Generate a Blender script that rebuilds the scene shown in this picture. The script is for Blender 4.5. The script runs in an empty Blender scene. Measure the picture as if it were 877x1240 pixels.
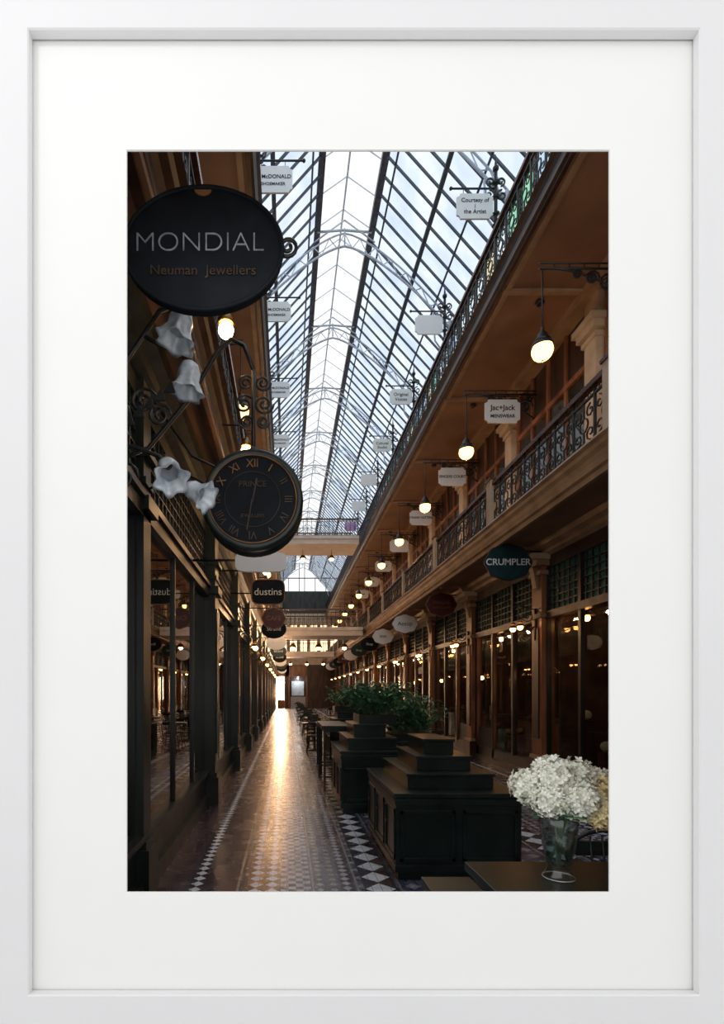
import bpy, math, random
from mathutils import Vector, Matrix
random.seed(7)
EYE=1.55; YEND=48.0; S=3.3; Y0=1.93
sc=bpy.context.scene
sc.view_settings.view_transform='Standard'
# ------------------------------------------------------------------ materials
def nodes(name):
    m=bpy.data.materials.new(name); m.use_nodes=True
    nt=m.node_tree; nt.nodes.clear()
    out=nt.nodes.new('ShaderNodeOutputMaterial')
    return m,nt,out
def surf(name,c1,c2=None,rough=.5,metal=0,scale=6,bump=0.0,spec=.5,stretch=None):
    m,nt,out=nodes(name)
    p=nt.nodes.new('ShaderNodeBsdfPrincipled')
    nt.links.new(p.outputs[0],out.inputs[0])
    p.inputs['Roughness'].default_value=rough; p.inputs['Metallic'].default_value=metal
    p.inputs['Specular IOR Level'].default_value=spec
    if c2 is None: c2=tuple(c*.7 for c in c1)
    g=nt.nodes.new('ShaderNodeTexCoord'); mp=nt.nodes.new('ShaderNodeMapping')
    nt.links.new(g.outputs['Object'],mp.inputs[0])
    if stretch: mp.inputs['Scale'].default_value=stretch
    n=nt.nodes.new('ShaderNodeTexNoise'); n.inputs['Scale'].default_value=scale; n.inputs['Detail'].default_value=5
    nt.links.new(mp.outputs[0],n.inputs['Vector'])
    r=nt.nodes.new('ShaderNodeValToRGB'); r.color_ramp.elements[0].position=.35; r.color_ramp.elements[1].position=.65
    r.color_ramp.elements[0].color=(*c2,1); r.color_ramp.elements[1].color=(*c1,1)
    nt.links.new(n.outputs['Fac'],r.inputs[0]); nt.links.new(r.outputs[0],p.inputs['Base Color'])
    if bump:
        b=nt.nodes.new('ShaderNodeBump'); b.inputs['Strength'].default_value=bump; b.inputs['Distance'].default_value=.02
        nt.links.new(n.outputs['Fac'],b.inputs['Height']); nt.links.new(b.outputs[0],p.inputs['Normal'])
    return m
def emis(name,c,s):
    m,nt,out=nodes(name); e=nt.nodes.new('ShaderNodeEmission')
    e.inputs[0].default_value=(*c,1); e.inputs[1].default_value=s
    nt.links.new(e.outputs[0],out.inputs[0]); return m
def glass(name,tint,base=.04,rough=0.02,power=5):
    m,nt,out=nodes(name)
    t=nt.nodes.new('ShaderNodeBsdfTransparent'); t.inputs[0].default_value=(*tint,1)
    g=nt.nodes.new('ShaderNodeBsdfGlossy'); g.inputs['Roughness'].default_value=rough
    f=nt.nodes.new('ShaderNodeLayerWeight'); f.inputs['Blend'].default_value=.5
    pw=nt.nodes.new('ShaderNodeMath'); pw.operation='POWER'; pw.inputs[1].default_value=power
    nt.links.new(f.outputs['Facing'],pw.inputs[0])
    ma=nt.nodes.new('ShaderNodeMath'); ma.operation='MULTIPLY_ADD'; ma.inputs[1].default_value=1-base; ma.inputs[2].default_value=base
    nt.links.new(pw.outputs[0],ma.inputs[0])
    mx=nt.nodes.new('ShaderNodeMixShader')
    nt.links.new(ma.outputs[0],mx.inputs[0]); nt.links.new(t.outputs[0],mx.inputs[1]); nt.links.new(g.outputs[0],mx.inputs[2])
    nt.links.new(mx.outputs[0],out.inputs[0]); return m
def roofglass(name,tint,tint2,scale=1.2):
    m,nt,out=nodes(name)
    g=nt.nodes.new('ShaderNodeTexCoord')
    n=nt.nodes.new('ShaderNodeTexNoise'); n.inputs['Scale'].default_value=scale; n.inputs['Detail'].default_value=3
    nt.links.new(g.outputs['Object'],n.inputs['Vector'])
    r=nt.nodes.new('ShaderNodeValToRGB'); r.color_ramp.elements[0].position=.35; r.color_ramp.elements[1].position=.65
    r.color_ramp.elements[0].color=(*tint2,1); r.color_ramp.elements[1].color=(*tint,1)
    t=nt.nodes.new('ShaderNodeBsdfTransparent')
    nt.links.new(n.outputs['Fac'],r.inputs[0]); nt.links.new(r.outputs[0],t.inputs[0])
    nt.links.new(t.outputs[0],out.inputs[0]); return m

M={}
M['frame']=surf('white_lacquer',(.755,.755,.765),(.74,.74,.75),rough=.5,scale=2,spec=.2)
M['mat']=surf('mat_paper',(.850,.850,.832),(.842,.842,.824),rough=.9,scale=3,spec=.05)
M['plaster']=surf('white_plaster',(.72,.72,.72),(.68,.68,.68),rough=.9)
M['wood']=surf('dark_timber',(.070,.030,.018),(.020,.010,.007),rough=.35,scale=5,stretch=(1,1,.2),bump=.1)
M['shopwood']=surf('ebonised_timber',(.040,.030,.025),(.013,.013,.012),rough=.3,scale=5,stretch=(1,1,.2),bump=.1)
M['woodL']=surf('stained_timber',(.034,.042,.036),(.008,.013,.012),rough=.35,scale=5,stretch=(1,1,.2),bump=.1)
M['redwood']=surf('polished_cedar',(.36,.14,.055),(.12,.045,.02),rough=.3,scale=4,stretch=(1,1,.25),bump=.1)
M['rail']=surf('rail_timber',(.12,.035,.02),(.05,.016,.01),rough=.25,scale=5)
M['tan']=surf('painted_cornice',(.44,.28,.165),(.29,.175,.10),rough=.5,scale=3,bump=.1)
M['cream']=surf('cream_paint',(.64,.50,.36),(.50,.37,.25),rough=.5,scale=3)
M['pale']=surf('pale_paint',(.82,.74,.66),(.70,.62,.54),rough=.5,scale=3)
M['soffit']=surf('soffit_paint',(.32,.17,.095),(.24,.12,.065),rough=.55,scale=1.5,bump=.05)
M['iron']=surf('black_iron',(.016,.018,.020),(.007,.008,.009),rough=.4,scale=12,spec=.6)
M['whiteiron']=surf('pale_ironwork',(.62,.69,.80),(.48,.55,.64),rough=.5,scale=8)
M['bar']=surf('glazing_bar',(.09,.11,.14),(.05,.06,.08),rough=.5,scale=8)
M['roof']=roofglass('roof_glass',(.86,.93,1.0),(.62,.74,.90))
M['lantern']=roofglass('lantern_glass',(1,1,1),(.97,1,1))
M['shopglass']=glass('shop_glass',(.75,.82,.78),.06,.01)
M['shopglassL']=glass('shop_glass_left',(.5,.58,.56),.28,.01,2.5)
M['clear']=glass('vase_glass',(.90,.95,.94),.10,.03,2.2)
M['water']=glass('vase_water',(.80,.90,.86),.06,.02,3)
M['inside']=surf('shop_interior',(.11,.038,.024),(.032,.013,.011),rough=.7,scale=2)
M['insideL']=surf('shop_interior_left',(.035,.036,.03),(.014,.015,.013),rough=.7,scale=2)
M['globe']=emis('lamp_glass_lit',(1,.50,.15),6)
M['bulb']=emis('bulb_lit',(1,.55,.23),34)
M['bulbfar']=emis('bulb_lit_far',(1,.58,.30),190)
M['shopbulb']=emis('shop_bulb_lit',(1,.43,.12),24)
M['brass']=surf('aged_brass',(.30,.18,.07),(.14,.08,.03),rough=.35,metal=.8,scale=9)
M['opal']=surf('opal_glass',(.80,.85,.90),(.46,.53,.60),rough=.12,scale=16,spec=.8)
M['signblack']=surf('sign_black',(.008,.012,.017),(.005,.007,.010),rough=.65,scale=8,spec=.2)
M['signgreen']=surf('sign_green',(.012,.05,.062),(.008,.034,.042),rough=.4,scale=8)
M['signred']=surf('sign_maroon',(.11,.016,.016),(.06,.010,.010),rough=.4,scale=8)
M['signwhite']=surf('sign_white',(.93,.95,.97),(.88,.91,.94),rough=.5,scale=5)
M['signpurple']=surf('sign_lilac',(.55,.33,.6),(.45,.25,.5),rough=.5,scale=5)
M['txtgrey']=surf('lettering_grey',(.36,.36,.39),(.18,.18,.21),rough=.5,scale=20)
M['txtpale']=surf('lettering_pale',(.90,.87,.77),(.8,.76,.66),rough=.5)
M['txtdark']=surf('lettering_dark',(.02,.02,.025),(.012,.012,.015),rough=.5)
M['gold']=surf('gilt',(.40,.18,.055),(.17,.075,.028),rough=.4,metal=.2)
M['golddim']=surf('worn_gilt',(.10,.055,.03),(.03,.018,.012),rough=.5,metal=.2,scale=4)  # gilt in a darker tone
M['black']=surf('black_lacquer',(.011,.023,.021),(.006,.012,.011),rough=.30,scale=5,spec=.45)
M['blackm']=surf('black_metal',(.012,.014,.014),(.008,.009,.009),rough=.4)
M['petal']=surf('white_petal',(.95,.94,.87),(.76,.78,.64),rough=.6,scale=14)
M['petaly']=surf('cream_petal',(.90,.76,.44),(.70,.56,.26),rough=.6,scale=14)
M['leaf']=surf('leaf_green',(.12,.33,.14),(.05,.16,.08),rough=.45,scale=12)
M['stem']=surf('stem_green',(.10,.20,.09),(.05,.11,.05),rough=.5)
M['soil']=surf('soil',(.03,.02,.012),rough=.9)
M['teal']=surf('green_tile',(.05,.18,.14),(.025,.09,.075),rough=.2,scale=10)
M['paper']=surf('paper_white',(.7,.7,.68),rough=.7)
M['steel']=surf('pale_counter',(.5,.55,.6),(.35,.4,.45),rough=.4)
M['sgreen']=roofglass('stained_green',(.35,.75,.50),(.25,.6,.42),3)
M['spurple']=roofglass('stained_violet',(.70,.6,.85),(.6,.45,.7),3)
M['samber']=roofglass('stained_amber',(.85,.75,.5),(.7,.6,.4),3)
M['sblue']=roofglass('stained_blue',(.55,.72,.88),(.4,.58,.78),3)
M['display']=emis('illuminated_display',(1,.60,.34),95.0)  # glow at the far doorway, boosted to throw the warm floor streak
M['display2']=emis('illuminated_window',(1,.66,.38),3.2)  # emission stands in for lamplight on the end wall's panels

# floor ------------------------------------------------------------
def floor_material():
    m,nt,out=nodes('tessellated_tiles')
    p=nt.nodes.new('ShaderNodeBsdfPrincipled'); nt.links.new(p.outputs[0],out.inputs[0])
    L=nt.links
    def mt(op,a,b=None,c=None):
        n=nt.nodes.new('ShaderNodeMath'); n.operation=op
        for i,v in enumerate((a,b,c)):
            if v is None: continue
            if isinstance(v,(int,float)): n.inputs[i].default_value=v
            else: L.new(v,n.inputs[i])
        return n.outputs[0]
    g=nt.nodes.new('ShaderNodeTexCoord'); s=nt.nodes.new('ShaderNodeSeparateXYZ'); L.new(g.outputs['Object'],s.inputs[0])
    x,y=s.outputs[0],s.outputs[1]
    xm=mt('ABSOLUTE',mt('SUBTRACT',x,1.675))
    def band(lo,hi): return mt('MULTIPLY',mt('GREATER_THAN',xm,lo),mt('LESS_THAN',xm,hi))
    def diamond(lo,p_,size):
        u=mt('FRACT',mt('DIVIDE',mt('SUBTRACT',xm,lo),p_)); v=mt('FRACT',mt('DIVIDE',y,p_))
        d=mt('ADD',mt('ABSOLUTE',mt('SUBTRACT',u,.5)),mt('ABSOLUTE',mt('SUBTRACT',v,.5)))
        return mt('LESS_THAN',d,size)
    def checker(lo,p_):
        u=mt('FLOOR',mt('DIVIDE',mt('SUBTRACT',xm,lo),p_)); v=mt('FLOOR',mt('DIVIDE',y,p_))
        return mt('FLOORED_MODULO',mt('ADD',u,v),2)
    def mix(a,b,f):
        n=nt.nodes.new('ShaderNodeMix'); n.data_type='RGBA'
        for k,v in ((6,a),(7,b)):
            if isinstance(v,tuple): n.inputs[k].default_value=(*v,1)
            else: L.new(v,n.inputs[k])
        if isinstance(f,(int,float)): n.inputs[0].default_value=f
        else: L.new(f,n.inputs[0])
        return n.outputs[2]
    cx=mt('FLOOR',mt('DIVIDE',x,.075)); cy=mt('FLOOR',mt('DIVIDE',y,.15))
    cb=nt.nodes.new('ShaderNodeCombineXYZ'); L.new(cx,cb.inputs[0]); L.new(cy,cb.inputs[1])
    wn=nt.nodes.new('ShaderNodeTexWhiteNoise'); L.new(cb.outputs[0],wn.inputs[0]); rnd=wn.outputs['Value']
    outer=mix((.075,.048,.065),(.040,.028,.042),rnd)
    inner=mix((.11,.13,.21),(.045,.058,.11),rnd)
    col=mix(outer,inner,mt('LESS_THAN',xm,2.02))
    c1=mt('MULTIPLY',band(0,1.14),diamond(0,.19,.34))
    col=mix(col,(.34,.34,.35),c1)
    c2=mt('MULTIPLY',band(0,1.14),diamond(.095,.19,.16)); col=mix(col,(.09,.04,.045),c2)
    c1=mt('MULTIPLY',band(1.24,1.46),diamond(1.24,.11,.30)); col=mix(col,(.38,.38,.34),c1)
    c2=mt('MULTIPLY',band(1.48,1.72),checker(1.48,.06)); col=mix(col,(.44,.51,.64),c2)
    for lo,hi,p_,sz,cc in ((2.335,2.455,.12,.43,(.90,.94,1.0)),(1.72,1.99,.135,.43,(.66,.78,1.0)),(1.14,1.24,.10,.42,(.45,.50,.62)),(.80,1.06,.26,.46,(.76,.87,1.0)),(2.95,3.2,.25,.45,(.6,.63,.7))):
        col=mix(col,(.03,.03,.05),band(lo,hi)); col=mix(col,cc,mt('MULTIPLY',band(lo,hi),diamond(lo,p_,sz)))
    for e in (2.05,1.45,1.10,.76):
        col=mix(col,(.28,.28,.28),band(e,e+.02))
    gx=mt('LESS_THAN',mt('FRACT',mt('DIVIDE',x,.075)),.07); gy=mt('LESS_THAN',mt('FRACT',mt('DIVIDE',y,.15)),.035)
    gr=mt('MAXIMUM',gx,gy)
    col=mix(col,(.02,.018,.022),mt('MULTIPLY',gr,.7))
    L.new(col,p.inputs['Base Color'])
    n=nt.nodes.new('ShaderNodeTexNoise'); n.inputs['Scale'].default_value=5; n.inputs['Detail'].default_value=4
    L.new(g.outputs['Object'],n.inputs['Vector'])
    L.new(mt('MULTIPLY_ADD',n.outputs['Fac'],.20,.16),p.inputs['Roughness'])
    h=mt('SUBTRACT',mt('MULTIPLY',rnd,.35),mt('MULTIPLY',gr,.6))
    h=mt('ADD',h,n.outputs['Fac'])
    b=nt.nodes.new('ShaderNodeBump'); b.inputs['Strength'].default_value=.25; b.inputs['Distance'].default_value=.004
    L.new(h,b.inputs['Height']); L.new(b.outputs[0],p.inputs['Normal'])
    p.inputs['Specular IOR Level'].default_value=.8
    return m
M['floor']=floor_material()

# ------------------------------------------------------------------ mesh builder
class MB:
    def __init__(s): s.v=[];s.f=[];s.mi=[];s.sm=[];s.mats=[]
    def m(s,k):
        if k not in s.mats: s.mats.append(k)
        return s.mats.index(k)
    def face(s,idx,k,sm=False): s.f.append(idx); s.mi.append(s.m(k)); s.sm.append(sm)
    def box(s,x0,x1,y0,y1,z0,z1,k):
        b=len(s.v)
        s.v+=[(x0,y0,z0),(x1,y0,z0),(x1,y1,z0),(x0,y1,z0),(x0,y0,z1),(x1,y0,z1),(x1,y1,z1),(x0,y1,z1)]
        for q in ((0,3,2,1),(4,5,6,7),(0,1,5,4),(1,2,6,5),(2,3,7,6),(3,0,4,7)): s.face([b+i for i in q],k)
    def poly(s,pts,k,sm=False):
        b=len(s.v); s.v+=[tuple(p) for p in pts]; s.face(list(range(b,b+len(pts))),k,sm)
    def plate(s,out,y0,y1,k,kf=None):
        b=len(s.v); n=len(out)
        s.v+=[(x,y0,z) for x,z in out]+[(x,y1,z) for x,z in out]
        s.face(list(range(b,b+n)),kf or k); s.face(list(range(b+2*n-1,b+n-1,-1)),kf or k)
        for i in range(n):
            j=(i+1)%n; s.face([b+i,b+n+i,b+n+j,b+j],k)
    def tube(s,pts,r,k,n=6,closed=False):
        pts=[Vector(p) for p in pts]; N=len(pts); b=len(s.v)
        for i,p in enumerate(pts):
            a=pts[(i-1)%N] if (closed or i>0) else p; c=pts[(i+1)%N] if (closed or i<N-1) else p
            t=(c-a); t=t.normalized() if t.length>1e-9 else Vector((0,0,1))
            up=Vector((0,1,0)) if abs(t.y)<.9 else Vector((1,0,0))
            u=t.cross(up).normalized(); w=t.cross(u)
            rr=r[i] if isinstance(r,(list,tuple)) else r
            for q in range(n):
                an=2*math.pi*(q+.5)/n; s.v.append(tuple(p+u*math.cos(an)*rr+w*math.sin(an)*rr))
        rng=N if closed else N-1
        for i in range(rng):
            j=(i+1)%N
            for q in range(n):
                q2=(q+1)%n; s.face([b+i*n+q,b+i*n+q2,b+j*n+q2,b+j*n+q],k,n>4)
        if not closed:
            s.face([b+q for q in range(n)][::-1],k); s.face([b+(N-1)*n+q for q in range(n)],k)
    def lathe(s,c,prof,k,n=18,axis=(0,0,1),ruff=0,ruffn=6,cap=True):
        A=Vector(axis).normalized(); q=Vector((0,0,1)).rotation_difference(A); b=len(s.v); c=Vector(c)
        zmax=max(abs(p[1]) for p in prof) or 1
        for r,z in prof:
            for i in range(n):
                an=2*math.pi*i/n; rr=r*(1+ruff*(abs(z)/zmax)**2*math.cos(ruffn*an))
                s.v.append(tuple(c+q@Vector((rr*math.cos(an),rr*math.sin(an),z))))
        for i in range(len(prof)-1):
            for a in range(n):
                a2=(a+1)%n; s.face([b+i*n+a,b+i*n+a2,b+(i+1)*n+a2,b+(i+1)*n+a],k,True)
        if cap:
            s.face([b+i for i in range(n)][::-1],k); s.face([b+(len(prof)-1)*n+i for i in range(n)],k)
    def ball(s,c,r,k,n=12,sz=1.0):
        prof=[(max(r*math.sin(math.pi*i/n),1e-4),-r*sz*math.cos(math.pi*i/n)) for i in range(n+1)]
        s.lathe(c,prof,k,n=max(8,n),cap=False)
    def obj(s,name,parent=None,bevel=0,loc=None):
        me=bpy.data.meshes.new(name); me.from_pydata(s.v,[],s.f)
        for k in s.mats: me.materials.append(M[k])
        me.polygons.foreach_set('material_index',s.mi); me.polygons.foreach_set('use_smooth',s.sm); me.update()
        o=bpy.data.objects.new(name,me); sc.collection.objects.link(o)
        if bevel:
            md=o.modifiers.new('bevel','BEVEL'); md.width=bevel; md.segments=2; md.limit_method='ANGLE'
        if parent: o.parent=parent
        if loc: o.location=loc
        return o
def spiral(cx,cz,y,r0,r1,a0,turns,n=22,plane='xz'):
    o=[]
    for i in range(n+1):
        t=i/n; a=a0+turns*2*math.pi*t; r=r0+(r1-r0)*t
        if plane=='xz': o.append((cx+r*math.cos(a),y,cz+r*math.sin(a)))
        else: o.append((y,cx+r*math.cos(a),cz+r*math.sin(a)))
    return o
def text(body,x,y,z,size,mat,parent=None,sx=1.0,name='lettering',ry=0,off=0):
    c=bpy.data.curves.new(name,'FONT'); c.body=body; c.size=size; c.align_x='CENTER'; c.align_y='CENTER'; c.extrude=.002; c.offset=off
    c.materials.append(M[mat]); o=bpy.data.objects.new(name,c); sc.collection.objects.link(o)
    o.location=(x,y,z); o.rotation_euler=(math.pi/2,ry,0); o.scale=(sx,1,1)
    if parent: o.parent=parent
    return o
def H(h): return EYE+h
def lamp(name,loc,e,c,r,parent=None):
    l=bpy.data.lights.new(name,'POINT'); l.energy=e; l.color=c; l.shadow_soft_size=r
    o=bpy.data.objects.new(name,l); sc.collection.objects.link(o); o.location=loc
    if parent: o.parent=parent
    return o

# ------------------------------------------------------------------ picture frame (real moulding + mat, fixed to the end wall of the arcade)
pf=bpy.data.objects.new('picture_frame',None); sc.collection.objects.link(pf)
def rect_rings(b,x0,x1,z0,z1,prof,k):
    base=len(b.v)
    for ins,y in prof:
        b.v+=[(x0-ins,y,z0-ins),(x1+ins,y,z0-ins),(x1+ins,y,z1+ins),(x0-ins,y,z1+ins)]
    for i in range(len(prof)-1):
        for a in range(4):
            c=(a+1)%4; b.face([base+i*4+a,base+(i+1)*4+a,base+(i+1)*4+c,base+i*4+c],k)
b=MB(); rect_rings(b,-.9004,1.4418,.4933,3.863,[(.17,1.85),(.17,1.79),(.165,1.785),(.004,1.785),(0,1.789),(0,1.815),(.012,1.815),(.012,1.819),(.05,1.819)],'frame'); b.obj('moulding',pf)
b=MB(); rect_rings(b,-.5695,1.1507,.8367,3.4786,[(.40,1.826),(.40,1.82),(0,1.82),(-.002,1.823),(-.002,1.826),(.3,1.826)],'mat')
b.obj('mat_board',pf)
b=MB()
for (x0,x1,z0,z1) in ((-3.2,-.64,0,4.4),(1.26,7.3,0,4.4),(-.64,1.26,0,.77),(-.64,1.26,3.62,4.4)): b.box(x0,x1,1.85,1.93,z0,z1,'plaster')
b.obj('wall_front')
b=MB(); b.poly([(-3.1,1.89,4.4),(7.2,1.89,4.4),(7.2,1.89,10.8),(4.2,1.89,10.8),(1.45,1.89,13.85),(-1.3,1.89,10.8),(-3.1,1.89,10.8)],'lantern')  # unseen gable glazing, added to let sky light in from the front
for i in range(9):
    x=-3.1+10.3*i/8; b.box(x-.03,x+.03,1.86,1.92,4.4,10.8,'bar')
for z in (6.5,8.7,10.8): b.box(-3.1,7.2,1.86,1.92,z-.03,z+.03,'bar')
b.obj('window_gable')
b=MB(); b.box(-3.2,7.3,-4,1.85,-.15,0,'plaster'); b.obj('gallery_floor')

# ------------------------------------------------------------------ room shell
b=MB(); b.box(-3.2,7.3,1.85,YEND+.2,-.15,0,'floor'); b.obj('floor')
XL,XR=-1.1,4.45
b=MB(); b.box(3.62,7.3,Y0,YEND,4.08,4.40,'soffit'); b.box(XL-2.1,-.69,Y0,YEND,4.08,4.40,'soffit')
b.box(3.72,7.3,Y0,YEND,8.57,8.85,'soffit'); b.box(XL-2.1,-.52,Y0,YEND,8.57,8.85,'soffit')
y=2.3
while y<YEND:
    for x0,x1,z in ((3.78,5.38,8.57),(-2.2,-.58,8.57)):
        b.box(x0,x1,y,y+.10,z-.05,z,'tan')
    b.box(3.68,4.4,y,y+.10,4.03,4.08,'tan')
    y+=S
for x0,x1,z in ((3.80,3.90,8.57),(5.2,5.3,8.57),(-.66,-.58,8.57)):
    b.box(x0,x1,Y0,YEND,z-.04,z,'tan')
y=5.9
while y<40:
    b.lathe((4.55,y,8.565),[(.07,0),(.085,-.03),(.05,-.06)],'iron',n=14); y+=S
b.obj('ceiling_gallery')
def mirror(p,ax): return [(2*ax-x,z) for x,z in p]
f1=[(3.66,4.05),(3.66,4.42),(3.45,4.42),(3.43,4.38),(3.47,4.35),(3.49,4.31),(3.53,4.27),(3.56,4.22),(3.56,4.14),(3.60,4.12),(3.60,4.05)]
f2=[(3.76,8.54),(3.76,8.86),(3.60,8.86),(3.58,8.82),(3.63,8.77),(3.66,8.72),(3.66,8.60),(3.70,8.58),(3.70,8.54)]
b=MB(); b.plate(f1,Y0,YEND,'tan'); b.plate(mirror(f1,1.44),Y0,YEND,'wood')
b.obj('trim_cornice_lower')
b=MB(); b.plate(f2,Y0,YEND,'wood'); b.plate(mirror(f2,1.61),Y0,YEND,'wood'); b.obj('trim_cornice_upper')

def railing(name,x,z0,z1,k,ya,yb,posts,kr='rail',thin=.011):
    b=MB(); h=z1-z0; u=.44; y=ya
    b.box(x-.045,x+.045,ya,yb,z1-.06,z1,kr); b.box(x-.02,x+.02,ya,yb,z0+.02,z0+.05,k); b.box(x-.015,x+.015,ya,yb,z1-.16,z1-.135,k)
    zc=(z0+z1-.14)/2+.02
    while y+u<=yb:
        b.box(x-.014,x+.014,y-.014,y+.014,z0,z1-.05,k)
        c=y+u/2
        b.tube([(x,c+.085*math.cos(a*math.pi/5),zc+.085*math.sin(a*math.pi/5)) for a in range(10)],thin,k,4,True)
        for sg in (-1,1):
            for sz in (-1,1):
                b.tube(spiral(c+sg*.13,zc+sz*.13,x,.085,.02,math.pi/2*sz,sg*sz*1.1,9,'yz'),thin,k,4)
        b.box(x-.01,x+.01,c-.01,c+.01,zc+.09,z1-.14,k); b.box(x-.01,x+.01,c-.01,c+.01,z0+.04,zc-.09,k)
        for i in range(4):
            yy=y+u*(i+.5)/4; b.tube([(x,yy+.04*math.cos(a*math.pi/3),z1-.098+.035*math.sin(a*math.pi/3)) for a in range(6)],.006,k,4,True)
        y+=u
    for yp in posts:
        if ya<yp<yb:
            b.box(x-.07,x+.07,yp-.09,yp+.09,z0-.02,z1+.04,'cream' if kr=='rail' else kr); b.box(x-.09,x+.09,yp-.11,yp+.11,z1+.03,z1+.07,kr)
    return b.obj(name)
bays=[8.9+S*i for i in range(-2,12)]
railing('balcony_railing',3.58,4.42,5.17,'iron',Y0+.05,YEND-.1,bays)
railing('balcony_railing',-.64,4.42,5.17,'iron',Y0+.05,YEND-.1,[])
railing('balcony_railing',3.68,8.86,9.70,'iron',Y0+.05,YEND-.1,[])
railing('balcony_railing',-.46,8.86,9.70,'iron',Y0+.05,YEND-.1,[])

# ------------------------------------------------------------------ outer walls & first-floor walls
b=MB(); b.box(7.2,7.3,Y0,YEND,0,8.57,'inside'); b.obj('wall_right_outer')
b=MB()
b.box(5.42,5.55,Y0,YEND,4.4,8.57,'wood')
for y in bays:
    b.box(5.28,5.45,y-.17,y+.17,4.40,7.75,'cream'); b.box(5.22,5.45,y-.23,y+.23,4.40,4.75,'cream')
    b.box(5.24,5.45,y-.21,y+.21,7.62,7.70,'cream'); b.box(5.18,5.45,y-.26,y+.26,7.74,7.86,'cream'); b.box(5.12,5.45,y-.31,y+.31,7.86,7.96,'cream')
    b.box(5.30,5.45,y-.2,y+.2,7.96,8.57,'tan')
    ya,yb=y+.30,y+S-.30
    b.box(5.36,5.43,ya,yb,7.35,7.45,'redwood'); b.box(5.36,5.43,ya,yb,4.9,5.0,'redwood')
    for i in range(5):
        yy=ya+(yb-ya)*i/4; b.box(5.37,5.43,yy-.035,yy+.035,4.4,8.4,'redwood')
    b.poly([(5.41,ya,5.0),(5.41,yb,5.0),(5.41,yb,7.35),(5.41,ya,7.35)],'shopglass')
b.box(5.15,5.45,Y0,YEND,8.40,8.57,'tan')
b.obj('wall_right_upper')
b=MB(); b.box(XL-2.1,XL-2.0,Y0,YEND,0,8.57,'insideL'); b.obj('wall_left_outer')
b=MB(); b.box(-2.3,-2.2,Y0,YEND,4.4,8.57,'wood')
for y in bays: b.box(-2.2,-2.05,y-.17,y+.17,4.4,8.57,'cream')
b.obj('wall_left_upper')

# clerestory with stained glass
b=MB()
cols=['sgreen','sblue','roof','samber','roof','spurple','roof','sblue','roof','sgreen']
for x in (4.2,-1.3):
    b.box(x-.05,x+.05,Y0,YEND,8.85,9.05,'wood'); b.box(x-.06,x+.06,Y0,YEND,10.65,10.74,'wood'); b.box(x-.03,x+.03,Y0,YEND,9.85,9.91,'bar')
    y=Y0+.1; i=0
    while y<YEND-.6:
        b.box(x-.03,x+.03,y-.03,y+.03,9.05,10.65,'wood')
        for z0,z1 in ((9.05,9.85),(9.91,10.65)):
            b.poly([(x,y,z0),(x,y+.55,z0),(x,y+.55,z1),(x,y,z1)],random.choice(cols))
        y+=.55
b.obj('window_clerestory')

# ------------------------------------------------------------------ glass roof
eL,eR,sL,sR,ze,zs=-1.3,4.2,.77,2.13,10.75,13.05
b=MB()
b.poly([(sR,Y0,zs),(eR,Y0,ze),(eR,YEND,ze),(sR,YEND,zs)],'roof')
b.poly([(sL,Y0,zs),(eL,Y0,ze),(eL,YEND,ze),(sL,YEND,zs)],'roof')
zt=zs+.32; xc=1.45; zr=13.85
b.poly([(sR-.03,Y0,zs),(sR-.03,YEND,zs),(sR-.03,YEND,zt),(sR-.03,Y0,zt)],'lantern')
b.poly([(sL+.03,Y0,zs),(sL+.03,YEND,zs),(sL+.03,YEND,zt),(sL+.03,Y0,zt)],'lantern')
b.poly([(sR,Y0,zt),(sR,YEND,zt),(xc,YEND,zr),(xc,Y0,zr)],'lantern')
b.poly([(sL,Y0,zt),(sL,YEND,zt),(xc,YEND,zr),(xc,Y0,zr)],'lantern')
b.obj('window_skylight')
b=MB()
def sl(x0,z0,x1,z1,y,w,t,k):
    d=Vector((x1-x0,0,z1-z0)).normalized(); n=Vector((-d.z,0,d.x))*t
    pts=[]
    for yy in (y-w,y+w):
        pts+=[(x0-n.x,yy,z0-n.z),(x1-n.x,yy,z1-n.z),(x1+n.x,yy,z1+n.z),(x0+n.x,yy,z0+n.z)]
    bb=len(b.v); b.v+=pts
    for q in ((0,1,2,3),(7,6,5,4),(0,4,5,1),(1,5,6,2),(2,6,7,3),(3,7,4,0)): b.face([bb+i for i in q],k)
y=Y0+.2
while y<YEND:
    sl(sR,zs,eR,ze,y,.018,.022,'bar'); sl(sL,zs,eL,ze,y,.018,.022,'bar')
    y+=.42
y=Y0+.2
while y<YEND:
    sl(sR,zt,xc,zr,y,.008,.010,'whiteiron'); sl(sL,zt,xc,zr,y,.008,.010,'whiteiron'); y+=.84
for t,w in ((.0,.075),(.10,.02),(.5,.045),(.77,.02),(1,.07)):
    for (xa,xb) in ((sR,eR),(sL,eL)):
        x=xa+(xb-xa)*t; z=zs+(ze-zs)*t
        b.box(x-w,x+w,Y0,YEND,z-w*.8,z+w*.5,'bar')
b.box(xc-.02,xc+.02,Y0,YEND,zr-.03,zr+.03,'whiteiron')
for x in (sL,sR): b.box(x-.03,x+.03,Y0,YEND,zt-.03,zt+.03,'whiteiron')
b.obj('trim_roof_glazing_bars')
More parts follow.
